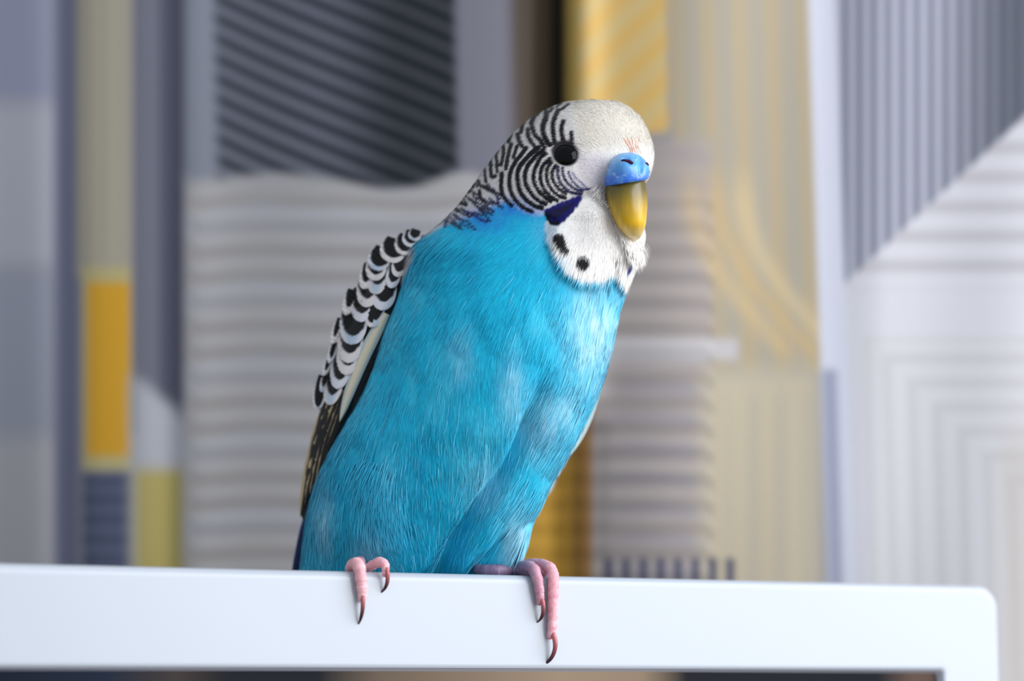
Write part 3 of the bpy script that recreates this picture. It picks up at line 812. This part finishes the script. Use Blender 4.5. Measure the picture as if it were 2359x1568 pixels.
def feather(name, base, tip, width, margin, kind, lift0=.0001, lift1=.0007, bend=0.0, seed=0, depth=None):
    b0, t0 = np.array(base, float), np.array(tip, float)
    L = np.linalg.norm(t0 - b0); d = (t0 - b0) / L; pr = np.array([-d[1], d[0]])
    if kind in ('covert', 'oval'):
        prof = np.where(vv < .45, .72 + .28 * np.sin(vv / .45 * np.pi / 2), np.sqrt(np.clip(1 - ((vv - .45) / .55) ** 2.3, 0, 1)))
    else:
        prof = np.where(vv < .3, .6 + .4 * np.sin(vv / .3 * np.pi / 2), np.clip(1 - ((vv - .3) / .7) ** 3, 0, 1) ** .8)
    off = uu * prof * width / 2
    x = b0[0] + d[0] * L * vv + pr[0] * (off + bend * np.sin(vv * np.pi))
    y = b0[1] + d[1] * L * vv + pr[1] * (off + bend * np.sin(vv * np.pi))
    Y = (wing_Y(x.ravel(), y.ravel()).reshape(x.shape) if depth is None else depth[0] + (depth[1] - depth[0]) * vv)
    Y = Y - (lift0 + (lift1 - lift0) * vv) + .0004 * uu ** 2
    V = P(x, y, Y)
    # pigment from the distance to the feather's outline
    vt = 1 - vv
    rag = (vnoise(uu * 9 + seed * 7, vv * 2 + seed, 40) - .5)
    if kind in ('covert', 'oval'):
        # the dark centre repeats the outline, `margin` px short of the tip
        v2_ = np.clip(vv + margin / L, 0, 1)
        pd = np.where(v2_ < .45, .72 + .28 * np.sin(v2_ / .45 * np.pi / 2), np.sqrt(np.clip(1 - ((v2_ - .45) / .55) ** 2.3, 0, 1)))
        hw_ = pd * width / 2 - 2.5
        inner = smooth(-1.5, 1.5, hw_ - np.abs(off) + rag * 3) * (vv + margin / L < 1)
        pale = lin((232, 224, 222)) if seed % 3 else lin((226, 224, 230))
        dark = lin((4, 4, 7))
        C = pale * (1 - inner[..., None]) + dark * inner[..., None]
        if kind == 'covert' and seed % 4 == 1:
            m_ = (smooth(.2, .7, 1 - np.abs(uu)) * (1 - inner) * .5)[..., None]
            C = C * (1 - m_) + lin((130, 180, 214)) * m_
    elif kind == 'flight':
        e = smooth(.42, .75, uu + .5 * (vnoise(vv * 4 + seed * 3.7, uu * 0 + seed, 41) - .5))[..., None]
        C = lin((14, 12, 12)) * (1 - e) + lin((188, 166, 126)) * e
    elif kind == 'pale':
        e = smooth(.2, .9, np.abs(uu))[..., None]
        C = lin((226, 212, 184)) * (1 - e) + lin((176, 190, 190)) * e
    elif kind == 'tail':
        e = smooth(.7, 1.0, np.abs(uu))[..., None]
        C = lin((16, 26, 66)) * (1 - e) + lin((20, 60, 110)) * e
    else:
        C = np.zeros(V.shape) + lin((13, 13, 17)) + (rag[..., None] > .28) * lin((60, 56, 54))
    return V, C
FE = [  # black-edge bottom x,y, width, length, lean (px the base lies to the right of the tip), margin
    (736, 938, 30, 80, 14, 6), (748, 893, 18, 55, 16, 10), (754, 856, 16, 50, 16, 9), (766, 826, 18, 50, 14, 11), (775, 776, 20, 60, 18, 16),
    (768, 910, 44, 100, 22, 23), (785, 875, 48, 100, 20, 21), (804, 842, 56, 100, 16, 22), (809, 814, 58, 96, 12, 23), (816, 774, 64, 96, 10, 20), (860, 744, 40, 80, 14, 10),
    (806, 708, 28, 60, 16, 18), (838, 722, 52, 80, 2, 20), (869, 738, 38, 76, 10, 16), (850, 688, 50, 76, 6, 20), (886, 695, 56, 80, 14, 20), (846, 650, 32, 60, 14, 16), (872, 656, 44, 66, 12, 22), (908, 650, 34, 60, 14, 14),
    (868, 632, 48, 60, 14, 14), (922, 626, 36, 52, 12, 12), (872, 612, 52, 52, 22, 10), (905, 592, 60, 54, 18, 12), (934, 578, 50, 46, 14, 9), (948, 560, 40, 36, 12, 8), (958, 548, 30, 26, 8, 6)]
allf = []
dk = [('dark', (872, 800), (712, 1178), 34, 0, 'dark', -.0010, -.0006, 6), ('dark', (850, 770), (760, 1000), 44, 0, 'dark', 0, .0001, 4)]  # first: black underfeather strip, also paints the shade between wing and body
pr_ = [((812, 890), (740, 1090), 30), ((797, 900), (727, 1112), 30), ((780, 908), (714, 1138), 30), ((765, 920), (703, 1164), 30), ((748, 940), (692, 1192), 28)]
for nm_, b0, t0, wd, mg, kd, l0, l1, bd in dk: allf.append(('flight_feather', feather('', b0, t0, wd, mg, kd, l0, l1, bd, 3)))
for i, (b0, t0, wd) in reversed(list(enumerate(pr_))): allf.append(('flight_feather', feather('', b0, t0, wd, 0, 'flight', .0001 + .00012 * (6 - i), .0002 + .00012 * (6 - i), 3, i)))
allf.append(('wing_edge_feather', feather('', (890, 722), (782, 972), 30, 0, 'pale', .0012, .0012, 9, 2)))
allf.append(('flight_feather', feather('', (866, 720), (806, 925), 30, 0, 'dark', .0005, .0005, 8, 5)))
for i, (x, y, wd, ln, lean, mg) in enumerate(FE):
    x -= 5; tipx, tipy = x - lean * mg / ln, y + mg
    allf.append(('covert_feather', feather('', (tipx + lean, tipy - ln), (tipx, tipy), wd, mg, 'oval' if i == 0 else 'covert', .0006, .0016, 0, i)))
FF = grid_faces(NV, NU, False)
for nm_, (V, C) in allf:
    new_mesh(nm_, V, FF, M['feather'], wing, colors=C, origin=ROOT)
    new_mesh(nm_, mirror(V), FF[:, ::-1], M['feather'], wing2, colors=C, origin=ROOT)
V, C = feather('', (1378, 860), (1311, 1050), 32, 0, 'pale', 0, 0, -6, 4, depth=(.5190, .5200))
new_mesh('wing_edge_feather', V, FF, M['feather'], wing2, colors=C, origin=ROOT)
# tail, hanging behind the monitor
tl = []
for i, (bxp, txp, wd, dY) in enumerate(((790, 700, 56, .0008), (770, 676, 54, .0004), (752, 660, 50, 0), (812, 720, 54, .0012), (830, 742, 50, .0016), (800, 690, 60, .0020))):
    tl.append(feather('', (bxp, 1120), (txp, 1880 - 40 * abs(i - 2)), wd, 0, 'tail', 0, 0, -14, i, depth=(.5262 + dY, .5450 + dY)))
tail = None
for i, (V, C) in enumerate(tl):
    if tail is None:
        tail = new_mesh('tail', V, FF, M['feather'], bird, colors=C, origin=ROOT)
        tag(tail, 'long dark blue tail feathers hanging behind the frame')
    else:
        new_mesh('tail_feather', V, FF, M['feather'], tail, colors=C, origin=ROOT)
for i, (bxp, txp, wd) in enumerate(((742, 678, 60), (748, 684, 64))):
    V, C = feather('', (bxp, 1130), (txp, 1500), wd, 0, 'tail', 0, 0, 8, 9, depth=(.5250 + .001 * i, .5330 + .001 * i))
    new_mesh('tail_feather', V, FF, M['feather'], tail, colors=C, origin=ROOT)

# ------------------------------------------------------------------ feet
def tube(path, rad, n=60, nc=18, rings=0.0, flat=1.0):
    """path: (px,py,Y) points, rad in metres"""
    pts = catmull(np.array([list(P(*q_)) + [r_] for q_, r_ in zip(path, rad)]), n)
    c, r_ = pts[:, :3], pts[:, 3]
    tg = np.gradient(c, axis=0); tg /= np.linalg.norm(tg, axis=1, keepdims=True)
    up = np.array([1.0, 0.2, 0.1]); a = np.cross(tg, up); a /= np.linalg.norm(a, axis=1, keepdims=True); b_ = np.cross(tg, a)
    s_ = np.r_[0, np.cumsum(np.linalg.norm(np.diff(c, axis=0), axis=1))]
    rr_ = r_ * (1 + rings * np.sin(s_ / .00066 * 2 * np.pi + 1.5 * np.sin(s_ / .0011)) + (rings > 0) * .05 * np.sin(s_ / .0021 * 2 * np.pi)) * (1 + (rings > 0) * .07)
    rr_[0] *= .3; rr_[-1] *= .25
    t = np.linspace(0, 2 * np.pi, nc, endpoint=False)
    V = c[:, None] + rr_[:, None, None] * (np.cos(t)[None, :, None] * a[:, None] * flat + np.sin(t)[None, :, None] * b_[:, None])
    return V, grid_faces(n, nc, True), s_ / s_[-1]
def join(parts):
    vs_, fs_, o_ = [], [], 0
    for V, f in parts:
        V = V.reshape(-1, 3); vs_.append(V); fs_.append(f + o_); o_ += len(V)
    return np.concatenate(vs_), np.concatenate(fs_)
def top_y(px): return 1295 + 55.0 * px / 2250
def skin(V, base, dark, amt):
    x, y = proj(V); k_ = (vnoise(x / 6, y / 3, 50) * .6)[..., None]
    c = lin(base) * (1 - k_) + lin((240, 208, 212)) * k_
    return c * (1 - amt[..., None]) + lin(dark) * amt[..., None]
YL = bar_Y(830); YL2 = bar_Y(885); YR = bar_Y(1240); YR2 = bar_Y(1272)
PXM = .0000885
def foot(name, limbs, claws, base, dark, damt):
    o_ = new_mesh(name, *join([tube(p_, r_, rings=rg)[:2] for p_, r_, rg in limbs]), M['skin'], bird, colors=None, origin=ROOT)
    V = np.concatenate([tube(p_, r_, rings=rg)[0].reshape(-1, 3) for p_, r_, rg in limbs])
    x, y = proj(V)
    a_ = o_.data.color_attributes.new('Col', 'FLOAT_COLOR', 'POINT')
    c = np.ones((len(V), 4), np.float32); c[:, :3] = skin(V, base, dark, damt(x, y)); a_.data.foreach_set('color', c.ravel())
    for p_, r_ in claws:
        Vc, fc_, s_ = tube(p_, r_, n=36, nc=14)
        k_ = smooth(.1, .75, s_)[:, None, None]
        cc = (lin((178, 98, 102)) * (1 - k_) + lin((56, 18, 32)) * k_) + np.zeros(Vc.shape)
        cl = new_mesh('claw', Vc, fc_, M['claw'], o_, colors=cc, origin=ROOT)
    return o_
k = PXM
fl = foot('foot', [
    ([(842, 1240, .5170), (835, 1285, .5090), (812, 1306, YL + .0055)], [13 * k, 12 * k, 11 * k], .03),
    ([(806, 1310, YL + .0050), (812, 1301, YL + .0028), (821, 1298, YL + .0006), (828, 1308, YL - .0009), (831, 1330, YL - .0013), (834, 1352, YL - .0012), (834, 1374, YL - .0010), (830, 1386, YL - .0007)], [11 * k, 12.5 * k, 13 * k, 13 * k, 12.5 * k, 12 * k, 9.5 * k, 5 * k], .055),
    ([(830, 1312, YL2 + .0060), (848, 1307, YL2 + .0035), (866, 1297, YL2 + .0014), (878, 1294, YL2 + .0002), (887, 1302, YL2 - .0009), (888, 1316, YL2 - .0011), (884, 1328, YL2 - .0007)], [10 * k, 10 * k, 10.5 * k, 10.5 * k, 9.5 * k, 8 * k, 4 * k], .05),
    ([(818, 1308, YL + .0060), (806, 1312, YL + .0085), (800, 1330, YL + .0115)], [10 * k, 9 * k, 7 * k], .05)],
    [([(835, 1362, YL - .0013), (836, 1384, YL - .0016), (835, 1405, YL - .0014), (831, 1424, YL - .0008), (826, 1438, YL - .0001)], [6.2 * k, 5.6 * k, 4.8 * k, 3.6 * k, 1.2 * k]),
     ([(890, 1306, YL2 - .0014), (893, 1322, YL2 - .0016), (892, 1340, YL2 - .0013), (887, 1354, YL2 - .0007), (877, 1366, YL2 - .0001)], [6 * k, 5.4 * k, 4.8 * k, 3.6 * k, 1.2 * k])],
    (222, 156, 164), (186, 116, 132), lambda x, y: .4 * smooth(1330, 1300, y) * 0 + .25 * smooth(1300, 1320, y) * (1 - smooth(1320, 1350, y)))
fr_ = foot('foot', [
    ([(1092, 1306, .5150), (1106, 1312, .5122), (1140, 1313, .5108), (1180, 1311, YR + .0042), (1212, 1308, YR + .0028)], [10 * k, 12 * k, 13 * k, 13 * k, 13 * k], .03),
    ([(1190, 1308, YR + .0048), (1212, 1304, YR + .0020), (1228, 1310, YR - .0002), (1236, 1328, YR - .0013), (1241, 1350, YR - .0014), (1244, 1376, YR - .0012), (1240, 1394, YR - .0008)], [12 * k, 13 * k, 13 * k, 12.5 * k, 11 * k, 9.5 * k, 5 * k], .04),
    ([(1196, 1304, YR2 + .0058), (1228, 1298, YR2 + .0034), (1256, 1302, YR2 + .0010), (1271, 1314, YR2 - .0006), (1275, 1340, YR2 - .0014), (1274, 1380, YR2 - .0014), (1273, 1420, YR2 - .0013), (1271, 1452, YR2 - .0012), (1264, 1472, YR2 - .0008)], [11 * k, 12 * k, 12.5 * k, 13 * k, 12.5 * k, 12 * k, 11 * k, 10 * k, 5.5 * k], .045),
    ([(1184, 1313, YR + .0048), (1214, 1313, YR + .0030), (1240, 1314, YR2 + .0014), (1262, 1317, YR2 + .0010)], [11 * k, 13 * k, 13 * k, 10 * k], .03),
    ([(1180, 1306, YR + .0062), (1160, 1318, YR + .0092), (1156, 1345, YR + .0122)], [10 * k, 9 * k, 7 * k], .05)],
    [([(1247, 1374, YR - .0014), (1251, 1392, YR - .0017), (1251, 1410, YR - .0014), (1246, 1424, YR - .0008), (1237, 1434, YR - .0001)], [6 * k, 5.4 * k, 4.6 * k, 3.4 * k, 1.2 * k]),
     ([(1273, 1456, YR2 - .0014), (1279, 1478, YR2 - .0018), (1277, 1500, YR2 - .0015), (1266, 1520, YR2 - .0008), (1245, 1535, YR2 + .0003)], [6.6 * k, 6 * k, 5.2 * k, 4.2 * k, 1.6 * k])],
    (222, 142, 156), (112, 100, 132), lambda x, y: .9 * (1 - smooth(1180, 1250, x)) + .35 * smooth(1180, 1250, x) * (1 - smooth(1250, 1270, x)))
tag(fl, 'pink scaly foot with curved claws'); tag(fr_, 'pink and grey scaly foot with curved claws')

# ------------------------------------------------------------------ wall behind the curtain
FZ = A[2] + DZ - .025 - .70
wl = boxm('wall_back', -1.5, 1.5, .84, .88, FZ, 1.1, M['wall'], None, .004)
tag(wl, kind='structure')
fl_ = boxm('floor', -1.5, 1.5, -1.6, .88, FZ - .03, FZ, M['desk'], None, .004)
tag(fl_, kind='structure')
